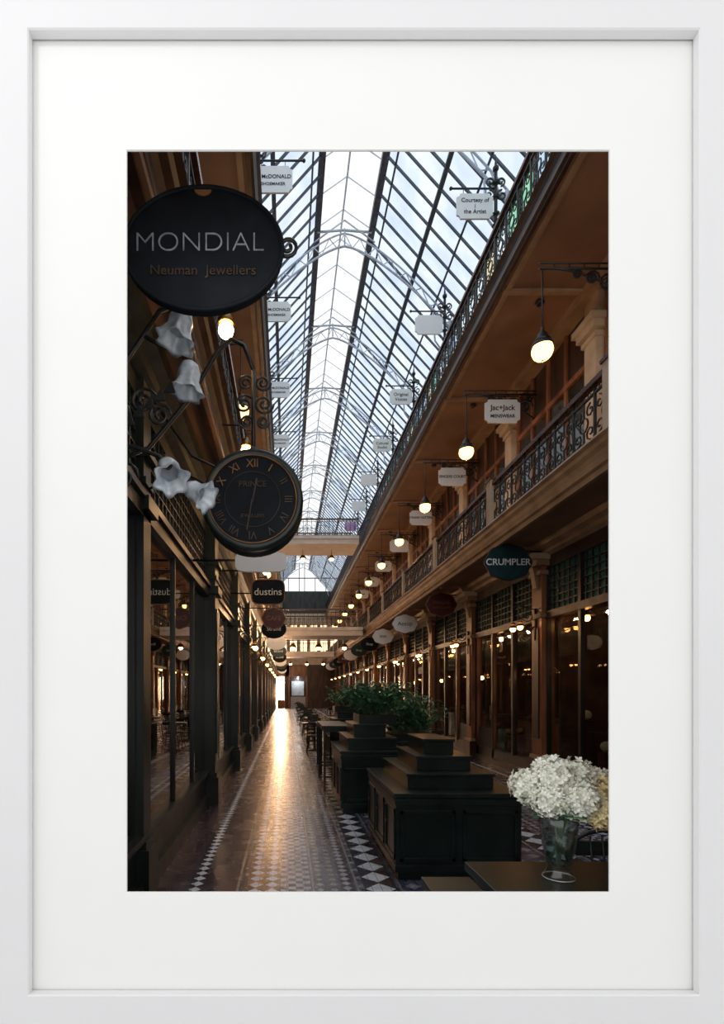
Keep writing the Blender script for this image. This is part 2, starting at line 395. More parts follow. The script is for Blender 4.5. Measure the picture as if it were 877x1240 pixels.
# arched iron trusses
b=MB()
def arc(h0,off,n=28):
    o=[]
    for i in range(n+1):
        t=-1+2*i/n; x=xc+t*(2.68); z=10.55+off+(h0)*(1-abs(t)**1.45)
        o.append((x,z))
    return o
ya=9.45
while ya<YEND:
    A=arc(2.10,0); B=arc(2.22,.20)
    b.tube([(x,ya,z) for x,z in A],.028,'whiteiron',5); b.tube([(x,ya,z) for x,z in B],.022,'whiteiron',5)
    for i in range(len(A)-1):
        p=A[i] if i%2 else B[i]; q=B[i+1] if i%2 else A[i+1]
        b.tube([(p[0],ya,p[1]),(q[0],ya,q[1])],.012,'whiteiron',4)
    for sg in (-1,1):
        b.tube([(xc+sg*2.62,ya,9.7),(xc+sg*2.62,ya,10.8)],.04,'whiteiron',5)
        b.tube([(xc+sg*2.6,ya,9.8),(xc+sg*2.25,ya,10.3),(xc+sg*2.2,ya,11.0)],.022,'whiteiron',5)
        b.tube([(xc+sg*.68,ya,13.0),(xc,ya,13.05)],.03,'whiteiron',5)
        b.tube([(xc+sg*.75,ya,12.75),(xc,ya,13.3)],.02,'whiteiron',5)
    b.tube([(xc,ya,12.7),(xc,ya,13.1)],.02,'whiteiron',5)
    ya+=S
b.obj('roof_truss')

# ------------------------------------------------------------------ LEFT shopfront
b=MB()
pl=[3.9+S*i for i in range(0,14)]
b.box(XL-.10,XL,Y0,YEND,0,.45,'woodL'); b.box(XL-.10,XL+.05,Y0,YEND,0,.16,'woodL'); b.box(XL-.1,XL+.05,Y0,YEND,.43,.48,'woodL')
b.box(XL-.10,XL+.04,Y0,YEND,2.86,2.98,'woodL'); b.box(XL-.10,XL+.07,Y0,YEND,2.98,3.03,'woodL'); b.box(XL-.10,XL,Y0,YEND,3.72,4.08,'woodL')
b.plate([(XL,3.86),(XL+.08,3.90),(XL+.10,3.96),(XL+.18,4.0),(XL+.2,4.08),(XL,4.08)],Y0,YEND,'woodL')
for y in [.6]+pl:
    if y>2.1:
        e=.0 if y>4.5 else -.08; wd=.17 if y>4.5 else .10
        b.box(XL-.1,XL+.12+e,y-wd,y+wd,0,4.05,'woodL'); b.box(XL-.1,XL+.17+e,y-wd-.04,y+wd+.04,0,.38,'woodL'); b.box(XL-.01,XL+.145+e,y-wd-.02,y+wd+.02,.38,.44,'woodL')
        b.box(XL-.01,XL+.17+e,y-wd-.04,y+wd+.04,2.9,3.0,'woodL')
        if y>4.5: b.box(XL,XL+.14,y-.1,y+.1,.7,2.7,'redwood' if y>7.5 else 'woodL')
        for zz in (3.1,3.3): b.box(XL-.01,XL+.14+e+.03*(zz>3.2),y-wd-.01,y+wd+.01,zz,zz+.05,'woodL')
    ya,yb=max(y+.12,Y0),y+S-.12
    for i in range(1,3):
        yy=ya+(yb-ya)*i/3
        if yy>Y0: b.box(XL-.04,XL+.005,yy-.018,yy+.018,.45,2.9,'woodL')
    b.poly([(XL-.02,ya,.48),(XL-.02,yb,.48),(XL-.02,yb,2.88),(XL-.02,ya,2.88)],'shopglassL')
    b.poly([(XL-.03,ya,3.03),(XL-.03,yb,3.03),(XL-.03,yb,3.72),(XL-.03,ya,3.72)],'teal')
    yy=ya
    while yy<yb: b.box(XL-.03,XL-.005,yy-.006,yy+.006,3.03,3.72,'iron'); yy+=.14
    for zz in (3.14,3.25,3.36,3.47,3.58): b.box(XL-.03,XL-.005,ya,yb,zz-.005,zz+.005,'iron')
b.obj('wall_left')
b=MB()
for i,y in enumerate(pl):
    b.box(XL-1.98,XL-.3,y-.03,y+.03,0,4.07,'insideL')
    if i<13:
        b.box(XL-1.9,XL-1.6,y+.4,y+2.8,0,.9,'woodL')
        for z in (1.3,1.7,2.1): b.box(XL-1.98,XL-1.75,y+.4,y+2.8,z,z+.03,'woodL')
    if 0<i<13:
        b.ball((XL-.8,y+1.2,2.9),.06,'shopbulb',8); b.tube([(XL-.8,y+1.2,2.95),(XL-.8,y+1.2,4.07)],.008,'iron',4)
b.obj('shop_fittings_left')

# ------------------------------------------------------------------ RIGHT shopfront
b=MB()
b.box(XR,XR+.12,Y0,YEND,0,.32,'shopwood'); b.box(XR-.05,XR+.12,Y0,YEND,0,.12,'shopwood')
b.box(XR-.04,XR+.10,Y0,YEND,2.80,2.92,'wood'); b.box(XR,XR+.12,Y0,YEND,3.66,4.08,'wood')
b.plate([(XR,3.86),(XR-.08,3.90),(XR-.10,3.96),(XR-.18,4.0),(XR-.2,4.08),(XR,4.08)],Y0,YEND,'tan')
for bi,y in enumerate(bays):
    b.box(XR-.10,XR+.12,y-.17,y+.17,0,4.05,'redwood'); b.box(XR-.16,XR+.12,y-.22,y+.22,0,.40,'wood'); b.box(XR-.13,XR+.1,y-.20,y+.20,.40,.46,'tan')
    b.box(XR-.125,XR,y-.10,y+.10,.75,2.65,'wood')
    b.box(XR-.14,XR,y-.21,y+.21,2.82,2.90,'tan')
    b.box(XR-.15,XR,y-.21,y+.21,3.55,3.62,'tan'); b.box(XR-.22,XR,y-.24,y+.24,3.70,3.80,'tan'); b.box(XR-.30,XR,y-.27,y+.27,3.80,3.90,'cream')
    b.plate([(XR-.10,3.3),(XR-.14,3.35),(XR-.18,3.6),(XR-.26,3.9),(XR-.34,4.05),(XR-.1,4.05)],y-.07,y+.07,'tan')
    ya,yb=y+.17,min(y+S-.17,YEND)
    door = (yb-1.0,yb-.1) if bi%2==0 else (ya+.1,ya+1.0)
    for i in range(0,4):
        yy=ya+(yb-ya)*i/3; b.box(XR-.02,XR+.05,yy-.035,yy+.035,.3,3.66,'shopwood')
    b.box(XR+.02,XR+.06,door[0],door[1],0,.75,'shopwood'); b.box(XR,XR+.06,door[0]-.04,door[0]+.05,0,2.8,'redwood'); b.box(XR,XR+.06,door[1]-.05,door[1]+.04,0,2.8,'redwood')
    b.box(XR-.03,XR,door[0]+.08,door[0]+.10,.95,1.25,'brass')
    b.poly([(XR+.03,ya,.32),(XR+.03,yb,.32),(XR+.03,yb,2.82),(XR+.03,ya,2.82)],'shopglass')
    b.poly([(XR+.045,ya,2.92),(XR+.045,yb,2.92),(XR+.045,yb,3.66),(XR+.045,ya,3.66)],'teal')
    yy=ya
    while yy<yb: b.box(XR+.01,XR+.04,yy-.007,yy+.007,2.92,3.66,'iron'); yy+=.155
    for zz in (3.04,3.16,3.28,3.40,3.52): b.box(XR+.01,XR+.04,ya,yb,zz-.006,zz+.006,'iron')
b.obj('wall_right')
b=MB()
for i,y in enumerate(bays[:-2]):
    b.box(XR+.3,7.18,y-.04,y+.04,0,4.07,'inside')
    b.box(5.2,5.7,y+.6,y+2.6,0,.95,'redwood'); b.box(5.15,5.75,y+.55,y+2.65,.95,1.0,'wood')
    for z in (.5,1.0,1.5,2.0,2.5):
        b.box(6.85,7.18,y+.2,y+3.1,z,z+.04,'redwood')
        yy=y+.3
        while yy<y+3.0:
            w=random.uniform(.08,.25); b.box(6.9,7.1,yy,yy+w,z+.04,z+.04+random.uniform(.1,.34),random.choice(['cream','wood','signred','teal','paper','brass'])); yy+=w+random.uniform(.03,.2)
    for q in range(5):
        hh=random.uniform(.2,.8); yy=y+.45+q*.5; b.box(4.7,4.85,yy,yy+.18,.32,.32+hh,random.choice(['wood','signred','paper','teal','brass','wood'])); b.ball((4.77,yy+.09,.40+hh),.08,random.choice(['brass','signred','cream']),8)
    for q in range(4):
        c=(4.85+(q%3)*.75,y+.5+q*.72,1.9+.28*q); b.ball(c,.05,'shopbulb',8); b.tube([(c[0],c[1],c[2]+.05),(c[0],c[1],4.07)],.008,'iron',4)
        b.lathe((c[0],c[1],c[2]+.04),[(.12,0),(.05,.08),(.02,.09)],'brass',n=12)
b.obj('shop_fittings_right')

# ------------------------------------------------------------------ end wall and bridges
b=MB()
b.box(-3.2,7.3,YEND,YEND+.2,4.05,8.9,'cream'); b.box(-3.2,7.3,YEND,YEND+.2,8.9,11.0,'woodL')
b.box(-3.2,-1.0,YEND,YEND+.2,0,4.1,'wood'); b.box(-.15,.25,YEND,YEND+.2,0,4.1,'wood'); b.box(1.9,7.3,YEND,YEND+.2,0,4.1,'wood'); b.box(-1.0,1.9,YEND,YEND+.2,3.0,4.1,'redwood')
for x in (-1.0,-.15,.25,1.9): b.box(x-.06,x+.06,YEND-.1,YEND+.2,0,3.2,'redwood')
for x in (-.3,.65,1.6,2.55,3.5,4.45):
    b.box(x-.40,x+.40,YEND-.04,YEND,5.2,7.9,'tan'); b.box(x-.32,x+.32,YEND-.05,YEND-.04,5.3,7.8,'display2')
    b.box(x-.02,x+.02,YEND-.07,YEND-.04,5.3,7.8,'wood'); b.box(x-.32,x+.32,YEND-.07,YEND-.04,6.8,6.86,'wood')
for x in (-.8,.2,1.2,1.7,2.7,3.7): b.box(x-.03,x+.03,YEND,YEND+.1,11.0,13.7 if .6<x<2.3 else 12.3,'bar')
b.box(-3.2,7.3,YEND+.05,YEND+.15,12.2,12.28,'bar')
b.obj('wall_end')
b=MB()
b.box(-1.0,-.15,YEND+1.4,YEND+1.5,0,3.0,'display'); b.box(-1.1,2.0,YEND+.2,YEND+2.5,-.1,0,'floor'); b.box(-1.15,-1.0,YEND+.2,YEND+2.5,0,3.2,'cream'); b.box(1.9,2.05,YEND+.2,YEND+2.5,0,3.2,'wood')
b.box(-1.0,2.0,YEND+2.4,YEND+2.5,0,3.2,'wood'); b.box(-1.0,2.0,YEND+.2,YEND+2.5,3.2,3.3,'cream'); b.box(-.15,-.05,YEND+.2,YEND+2.4,0,3.2,'wood')
b.box(-.9,-.2,YEND+1.0,YEND+1.3,0,.8,'wood'); b.box(-.9,-.2,YEND+1.1,YEND+1.3,1.5,1.55,'wood')
b.box(.4,1.8,YEND+.4,YEND+1.0,0,1.1,'steel'); b.box(.5,1.7,YEND+1.9,YEND+2.3,1.2,2.6,'steel'); b.ball((1.1,YEND+1.2,2.9),.1,'signwhite',8)
b.obj('shop_display')
lamp('display_downlight',(1.1,YEND+1.1,2.7),60,(.9,.95,1),.1)
def farlamp(x,y,z,k='bulb'):
    b=MB(); b.lathe((x,y,z),[(.02,.2),(.10,.16),(.16,.05),(.16,0)],'brass',n=14); b.ball((x,y,z),.10,k,10); b.tube([(x,y,z+.18),(x,y,z+.45)],.012,'iron',5); b.obj('bridge_pendant_lamp')
for x in (.8,2.2): farlamp(x,25.0,8.05)  # pendants added at the bridges to brighten the far end
for x in (.3,1.5,2.7): farlamp(x,23.9,3.62); farlamp(x,37.6,3.62)
def bridge(y,zf,k):
    b=MB(); xa,xb=-.46,3.40
    b.box(xa,xb,y,y+2.2,zf-.32,zf,k); b.box(xa,xb,y-.06,y,zf-.12,zf+.02,k); b.box(xa,xb,y-.03,y,zf-.36,zf-.28,k)
    for yy in (y+.02,y+2.15):
        b.box(xa,xb,yy-.03,yy+.03,zf+.78,zf+.84,'rail')
        b.box(xa,xb,yy-.01,yy+.01,zf+.68,zf+.70,'iron'); b.box(xa,xb,yy-.01,yy+.01,zf+.06,zf+.08,'iron')
        x=xa+.05
        while x<xb-.1:
            b.box(x-.01,x+.01,yy-.01,yy+.01,zf,zf+.8,'iron')
            b.tube([(x+.1+.07*math.cos(a*math.pi/4),yy,zf+.38+.16*math.sin(a*math.pi/4)) for a in range(8)],.009,'iron',4,True)
            x+=.2
    b.obj('footbridge')
bridge(24,8.85,'pale'); bridge(22.8,4.42,'pale'); bridge(36.5,4.42,'pale')

# ------------------------------------------------------------------ LAMPS of first floor
def gallery_lamp(x,y,z,ztop,wallx,e):
    b=MB(); sg=1 if wallx>x else -1
    b.tube([(x,y,z+.28),(x,y,ztop)],.012,'iron',6)
    b.ball((x,y,z),.155,'globe',14,.98)
    b.lathe((x,y,z+.06),[(.152,-.01),(.160,.0),(.160,.02),(.148,.03),(.13,.06)],'iron',n=18,cap=False)
    b.lathe((x,y,z+.12),[(.12,0),(.125,.03),(.09,.06),(.075,.12),(.04,.16),(.02,.2),(.03,.22),(.01,.25)],'iron',n=14)
    b.ball((x,y,z-.16),.02,'iron',6)
    b.tube([(x-.05*sg,y,ztop),(wallx,y,ztop)],.018,'iron',5); b.tube([(x-.05*sg,y,ztop+.08),(wallx,y,ztop+.08)],.012,'iron',5)
    b.tube([(x+sg*(.2+i*(abs(wallx-x)-.2)/6),y,ztop-.55*(i/6)**1.6) for i in range(7)],.016,'iron',5)
    L=abs(wallx-x)
    for fx,fz,r in ((.35,-.09,.07),(.5,-.14,.11),(.66,-.22,.16),(.84,-.26,.17),(.9,-.1,.09)):
        b.tube(spiral(x+sg*L*fx,ztop+fz,y,r,.02,0,1.6*sg,16),.018,'iron',4)
        b.tube(spiral(x+sg*L*fx,ztop+fz,y,r*.6,.02,math.pi,-1.3*sg,12),.014,'iron',4)
    for i in range(6):
        xx=x+sg*(L*(.12+.15*i)); b.tube([(xx,y,ztop),(xx,y,ztop+.08)],.01,'iron',4)
    o=b.obj('gallery_pendant_lamp')
    lamp('lamp_light',(x,y,z-.24),e,(1,.60,.30),.04,o)
for i in range(12): gallery_lamp(3.9,7.8+S*i,H(5.2),H(6.45),5.42,20)
for i in range(0,10): gallery_lamp(-.85,9.5+S*i,H(5.2),H(6.45),-2.2,9)

# ------------------------------------------------------------------ signs
def outline(shape,w,h):
    o=[]
    if shape=='oval': o=[(w*math.cos(a*math.pi/24),h*math.sin(a*math.pi/24)) for a in range(48)]
    elif shape=='fancy':
        for a in range(64):
            t=a*math.pi/32; r=1+.035*math.cos(8*t); o.append((w*r*math.cos(t)*.97,h*r*math.sin(t)*.97))
    elif shape=='pill':
        for a in range(32):
            t=a*math.pi/16; c,s_=math.cos(t),math.sin(t); e=.45
            o.append((w*math.copysign(abs(c)**e,c),h*math.copysign(abs(s_)**e,s_)))
    else:
        r=min(w,h)*.28
        for cx,cz,a0,a1 in ((w,h,math.pi*1.5,math.pi),(-w,h,0,-math.pi/2),(-w,-h,math.pi/2,0),(w,-h,math.pi,math.pi/2)):
            for i in range(5):
                a=a0+(a1-a0)*i/4; o.append((cx+r*math.cos(a),cz+r*math.sin(a)))
    return o
def sign(name,x,y,z,w,h,shape,k,lines,tk,bar_z=None,bar_x=None,rim=None,tsx=1.0,rods=True,off=.0):
    b=MB(); o=outline(shape,w/2,h/2)
    b.plate([(x+a,z+c) for a,c in o],y-.02,y+.02,k)
    if rim: b.tube([(x+a,y-.022,z+c) for a,c in o],.009,rim,5,True)
    if bar_z:
        yb=y if rods else y+.035
        if rods:
            for sg in (-1,1): b.tube([(x+sg*w*.3,y,z+h*.40),(x+sg*w*.3,y,bar_z)],.007,'iron',5)
        xa=min(x-w*.38,bar_x) if bar_x is not None else x-w*.45; xb=max(x+w*.38,bar_x) if bar_x is not None else x+w*.45
        b.tube([(xa,yb,bar_z),(xb,yb,bar_z)],.013,'iron',6)
    ob=b.obj(name)
    for body,dz,sz in lines: text(body,x,y-.024,z+dz,sz,tk,ob,tsx,off=off)
    return ob
o=sign('oval_shop_sign',-.347,2.15,H(1.845),.66,.51,'oval','signblack',[],'txtgrey',H(1.80),-1.1,rim='signblack',rods=False)
text('MONDIAL',-.362,2.126,H(1.865),.114,'txtgrey',o,1.05,off=-.0026)
text('Neuman  Jewellers',-.347,2.126,H(1.75),.058,'golddim',o)
b=MB(); b.tube(spiral(.005,H(1.87),2.15,.045,.012,-math.pi*.8,1.5,20),.008,'iron',6); b.obj('scroll_tip',o)
b=MB(); b.plate([(-.347+.035*math.cos(a*math.pi/8),H(2.085)+.022*math.sin(a*math.pi/8)) for a in range(8,17)],2.124,2.13,'gold'); b.obj('crest',o)
names=[('Jac+Jack','MENSWEAR'),('SINGERS COURT',''),('STRAND HATTERS',''),('Vo',''),('L. MODE',''),('ALBERT',''),('ATELIER','')]
for i,(a,c) in enumerate(names):
    sign('hanging_shop_sign',4.68-.02*i,11.1+S*i-.0,H(6.08-.03*i),.76,.50,'cut','signwhite',[(a,.07 if c else 0,.16 if c else .1)]+([(c,-.11,.10)] if c else []),'txtdark',H(6.41),None,off=.002)
sign('oval_shop_sign',3.76,8.7,H(2.20),.80,.62,'fancy','signgreen',[('CRUMPLER',0,.155)],'signwhite',H(2.40),4.35,rim='iron',rods=False,off=.002)
sign('maroon_shop_sign',3.9,12.9,H(2.20),.78,.60,'fancy','signred',[('HAIGHS',.05,.12),('CHOCOLATES',-.08,.07)],'gold',4.0,4.4,rim='gold',rods=False)
sign('white_oval_shop_sign',3.7,16.0,H(2.13),.82,.60,'fancy','signwhite',[('Aesop',0,.18)],'txtdark',3.9,4.4,rim='iron',rods=False)
sign('white_oval_shop_sign',3.62,19.2,H(2.08),.82,.60,'fancy','signwhite',[('ESSIE',0,.12)],'txtdark',3.9,4.4,rim='iron',rods=False)
for i in range(7): sign('oval_shop_sign',3.65,22.5+S*i,H(2.1),.8,.6,'oval',['signblack','signgreen','signwhite','signred'][i%4],[('Shop',0,.15)],'txtpale',4.0,4.4,rods=False)
sign('white_shop_sign',-.28,5.6,H(1.42),.56,.22,'pill','signwhite',[],'txtdark',H(1.45),-1.05,rods=False)
sign('pill_shop_sign',-.28,7.8,H(1.52),.50,.38,'pill','signblack',[('dustins',0,.15)],'txtpale',H(1.85),-1.05,rim='gold')
sign('maroon_shop_sign',-.24,9.6,H(1.38),.44,.40,'fancy','signred',[('CAFE',0,.12)],'gold',H(1.85),-1.05,rim='gold')
for i in range(8): sign('oval_shop_sign',-.3,12.2+S*i,H(1.5),.6,.45,'oval',['signblack','signwhite','signgreen'][i%3],[('Strand',0,.13)],'txtpale',H(2.0),-1.05)
def upper(x,y,hs,px,k,lines,dirn):
    b=MB(); z=H(hs)
    b.plate([(x+a,z+c) for a,c in outline('cut',.32,.22)],y-.015,y+.015,k)
    zt_=z+.32
    b.tube([(px,y,9.71),(px,y,H(9.15))],.03,'iron',6); b.ball((px,y,H(9.2)),.055,'iron',8); b.tube([(px,y,H(9.2)),(px,y,H(9.45))],[.03,.004],'iron',6)
    for zz in (9.75,9.95,10.25,10.5): b.lathe((px,y,zz),[(.03,-.03),(.07,0),(.03,.03)],'iron',n=10)
    b.tube([(px,y,zt_),(px+dirn*.78,y,zt_)],.016,'iron',5)
    b.ball((px+dirn*.79,y,zt_),.03,'iron',6)
    for sx_ in (-.2,.2): b.tube([(x+sx_,y,z+.2),(x+sx_,y,zt_)],.007,'iron',4)
    for sg in (-1,1):
        b.tube(spiral(px+sg*.11,zt_-.12,y,.10,.02,math.pi/2,1.3*sg,14),.016,'iron',4); b.tube(spiral(px+sg*.09,zt_+.12,y,.08,.02,-math.pi/2,1.3*sg,14),.016,'iron',4)
    o=b.obj('finial_post_sign')
    for body,dz,sz in lines: text(body,x,y-.018,z+dz,sz,'txtdark',o,off=.001)
up=[[('Courtesy of',.1,.1),('|',0,.08),('the Artist',-.1,.1)],[],[('Original',.06,.13),('Voices',-.08,.13)],[('Cultural',.06,.13),('Studio',-.08,.13)],[],[],[]]
for i in range(7): upper(3.31,9.0+2.9*i,8.53,3.68,'signwhite' if i!=6 else 'signpurple',up[i],-1)
for i in range(6): upper(-.22,8.5+2.95*i,8.5,-.5,'signwhite',[('A. McDONALD',.04,.09),('SHOEMAKER',-.08,.07)],1)

# ------------------------------------------------------------------ clock
cx,cy,cz=-.203,3.15,H(1.15)
b=MB()
b.lathe((cx,cy-.09,cz),[(.27,0),(.30,-.0),(.305,.03),(.29,.05),(.29,.13),(.305,.15),(.30,.18),(.2,.19)],'woodL',n=40,axis=(0,1,0))
b.lathe((cx,cy-.10,cz),[(.262,0),(.285,-.015),(.30,0),(.30,.02)],'woodL',n=40,axis=(0,1,0),cap=False)
b.lathe((cx,cy-.095,cz),[(.264,0),(.264,.01)],'signblack',n=40,axis=(0,1,0))
b.tube([(cx+.165*math.cos(a*math.pi/18),cy-.098,cz+.165*math.sin(a*math.pi/18)) for a in range(36)],.002,'golddim',4,True)
b.tube([(cx+.262*math.cos(a*math.pi/18),cy-.103,cz+.262*math.sin(a*math.pi/18)) for a in range(36)],.004,'gold',5,True)
b.plate([(cx-.005,cz-.02),(cx+.005,cz-.02),(cx+.03,cz+.12),(cx+.022,cz+.125)],cy-.104,cy-.101,'golddim')
b.plate([(cx-.006,cz),(cx+.004,cz),(cx-.03,cz-.19),(cx-.036,cz-.18)],cy-.107,cy-.105,'golddim')
b.tube([(cx,cy,cz+.28),(cx,cy,H(1.98))],.014,'iron',6); b.ball((cx,cy,cz+.33),.03,'iron',8)
b.tube([(-1.1,cy,H(1.4)),(-.85,cy,H(1.5)),(-.6,cy,H(1.8)),(-.42,cy,H(2.1)),(-.34,cy,H(2.17)),(-.26,cy,H(2.13)),(cx,cy,H(1.98))],.014,'iron',6)
ck=b.obj('hanging_clock')
for i,r_ in enumerate(['XII','I','II','III','IV','V','VI','VII','VIII','IX','X','XI']):
    a=math.pi/2-i*math.pi/6
    text(r_,cx+.213*math.cos(a),cy-.099,cz+.213*math.sin(a),.068,'gold' if i in (11,0,1,10) else 'golddim',ck,.9,ry=-(a-math.pi/2))  # top numerals take the brighter gilt, the rest the darker one
text('PRINCE',cx,cy-.099,cz+.09,.05,'golddim',ck)
text('JEWELLERS',cx,cy-.099,cz-.10,.03,'golddim',ck)
b=MB()
for sx_,sz_,r in ((-.07,1.77,.062),(.05,1.77,.062),(-.06,1.90,.05),(.045,1.90,.05),(-.055,1.66,.04),(.045,1.66,.04)):
    b.tube(spiral(-.19+sx_,H(sz_),3.15,r,.01,0,1.8 if sx_<0 else -1.8,26),.0075,'iron',6)
b.obj('scroll_ornament',ck)

# ------------------------------------------------------------------ bracket lamps on left soffit
for i in range(26):
    y=3.3+1.65*i; x=-.39
    b=MB(); z=H(2.33)
    b.ball((x,y,z),.05 if i<2 else .07,'bulb' if i<7 else 'bulbfar',10)
    b.lathe((x,y,z+.04),[(.05,0),(.06,.01),(.03,.06),(.015,.09)],'brass',n=12)
    b.tube([(x,y,z+.12),(x,y,z+.2),(x-.06,y,z+.25),(-.62,y,z+.25)],.009,'iron',5)
    b.obj('bracket_lamp')
def tulip(b,c,ax,s=1.0):
    b.lathe(c,[(.018*s,0),(.045*s,.02*s),(.058*s,.06*s),(.055*s,.10*s),(.075*s,.15*s),(.088*s,.165*s),(.07*s,.15*s),(.045*s,.1*s)],'opal',n=36,axis=ax,ruff=.16,ruffn=6,cap=False)
    A=Vector(ax).normalized(); C=Vector(c); b.tube([tuple(C-A*.06*s),tuple(C+A*.02*s)],[.014,.028],'brass',8)
b=MB()
y=2.5
b.tube([(-1.1,y,H(1.3)),(-.95,y,H(1.42)),(-.78,y,H(1.62)),(-.62,y,H(1.86)),(-.52,y,H(1.90)),(-.5,y,H(1.87))],.011,'iron',6)
tulip(b,(-.50,y,H(1.86)),(-.25,-.1,-1),1.05); tulip(b,(-.49,y+.12,H(1.69)),(-.15,0,-1),1.0)
b.tube([(-.70,y,H(1.74)),(-.6,y+.06,H(1.72)),(-.49,y+.12,H(1.72))],.01,'iron',6)
b.tube([(-1.1,y,H(1.25)),(-.9,y,H(1.18)),(-.75,y,H(1.2)),(-.62,y,H(1.15)),(-.57,y,H(1.09))],.011,'iron',6)
b.tube([(-.75,y,H(1.2)),(-.6,y+.05,H(1.16)),(-.52,y+.05,H(1.05))],.01,'iron',6)
tulip(b,(-.585,y,H(1.12)),(.25,-.5,-.7),.95); tulip(b,(-.50,y+.05,H(1.02)),(.8,-.3,-.5),.85)
for (a_,c_,r) in ((-.85,1.35,.09),(-.70,1.42,.07),(-.8,1.05,.08),(-.62,1.35,.06),(-.93,1.55,.06)):
    b.tube(spiral(a_,H(c_),y,r,.012,0,1.7,22),.008,'iron',5)
for t in range(5):
    b.plate([(-.80+.05*t,H(1.30)+.04*t),(-.76+.05*t,H(1.36)+.04*t),(-.74+.05*t,H(1.30)+.04*t)],y-.01,y+.0,'iron')
b.tube([(-1.085,y,H(1.0)),(-1.085,y,H(1.6))],.015,'iron',6)
b.obj('tulip_wall_sconce')
b=MB()
b.tube([(-1.04,3.9,H(1.55)),(-.75,3.8,H(1.62)),(-.42,3.7,H(1.42))],.009,'iron',5); b.tube([(-1.04,3.9,H(2.25)),(-.7,3.8,H(1.75)),(-.5,3.7,H(1.62)),(-.42,3.7,H(1.42))],.009,'iron',5)
b.tube(spiral(-.36,H(1.38),3.7,.06,.01,math.pi,1.5,18),.008,'iron',5); b.obj('iron_scroll_bracket')
def sconce(x,y,z,sg):
    b=MB()
    b.tube([(x,y,z-.25),(x,y,z+.3)],.02,'iron',6)
    for dy in (-.14,.14):
        b.tube([(x,y,z),(x+sg*.12,y+dy*.5,z-.1),(x+sg*.28,y+dy,z-.06),(x+sg*.33,y+dy,z+.04)],.011,'iron',5)
        b.ball((x+sg*.33,y+dy,z-.04),.05,'shopbulb',8)
        b.lathe((x+sg*.33,y+dy,z+.03),[(.04,.0),(.05,.02),(.02,.05)],'brass',n=10)
        b.lathe((x+sg*.33,y+dy,z-.0),[(.04,.02),(.06,.0),(.075,-.03)],'iron',n=14,cap=False)
    b.tube(spiral(x+sg*.14,z+.17,y,.11,.015,math.pi,-1.6*sg,18),.010,'iron',5); b.tube(spiral(x+sg*.2,z-.2,y,.09,.015,0,1.5*sg,16),.010,'iron',5)
    b.tube([(x,y,z+.28),(x+sg*.3,y,z+.36),(x+sg*.4,y,z+.3)],.01,'iron',5)
    b.obj('wall_sconce')
for y in bays[2:]: sconce(XR-.12,y,H(1.15),-1)
for y in pl[2:]: sconce(XL+.13,y,H(.95),1)

# ------------------------------------------------------------------ furniture
def cabinet(name,x0,x1,y0,y1,tiers):
    b=MB()
    b.box(x0+.02,x1-.02,y0+.02,y1-.02,0,.07,'black'); b.box(x0,x1,y0,y1,.07,tiers[0]-.035,'black'); b.box(x0-.02,x1+.02,y0-.02,y1+.02,tiers[0]-.035,tiers[0],'black')
    b.box(x0-.01,x1+.01,y0-.01,y1+.01,.07,.13,'black'); b.box(x0-.01,x1+.01,y0-.01,y1+.01,tiers[0]-.10,tiers[0]-.05,'black')
    ny=3
    for i in range(ny):
        a=y0+(y1-y0)*(i+.08)/ny; c=y0+(y1-y0)*(i+.92)/ny
        for (p,q,r,s_) in ((a,c,.16,.19),(a,c,.55,.58),(a,a+.03,.16,.58),(c-.03,c,.16,.58)): b.box(x0-.012,x0+.01,p,q,r,s_,'black')
        b.ball((x0-.02,(a+c)/2+.1,.42),.013,'brass',6)
    for i in range(2):
        a=x0+(x1-x0)*(i+.06)/2; c=x0+(x1-x0)*(i+.94)/2
        for (p,q,r,s_) in ((a,c,.16,.19),(a,c,.55,.58),(a,a+.03,.16,.58),(c-.03,c,.16,.58)): b.box(p,q,y0-.012,y0+.01,r,s_,'black')
    n=len(tiers)-1; z=tiers[0]
    for i in range(n):
        f=[.17,.32,.44][i] if n==3 else [.15,.30][i]
        dx=(x1-x0)*f*.8; dy=(y1-y0)*f*.8; zt_=tiers[i+1]
        b.box(x0+dx,x1-dx*1.1,y0+dy,y1-dy*.6,z,zt_-.025,'black'); b.box(x0+dx-.012,x1-dx*1.1+.012,y0+dy-.012,y1-dy*.6+.012,zt_-.025,zt_,'black'); z=zt_
    return b.obj(name,bevel=.004)
cabinet('tiered_display_cabinet',.90,1.93,4.2,5.6,[.72,.85,.98,1.12])
cabinet('tiered_display_cabinet',.70,1.55,6.5,7.9,[.80,.95,1.12])
cabinet('tiered_display_cabinet',.95,1.8,11.2,12.6,[.80,.95,1.1])
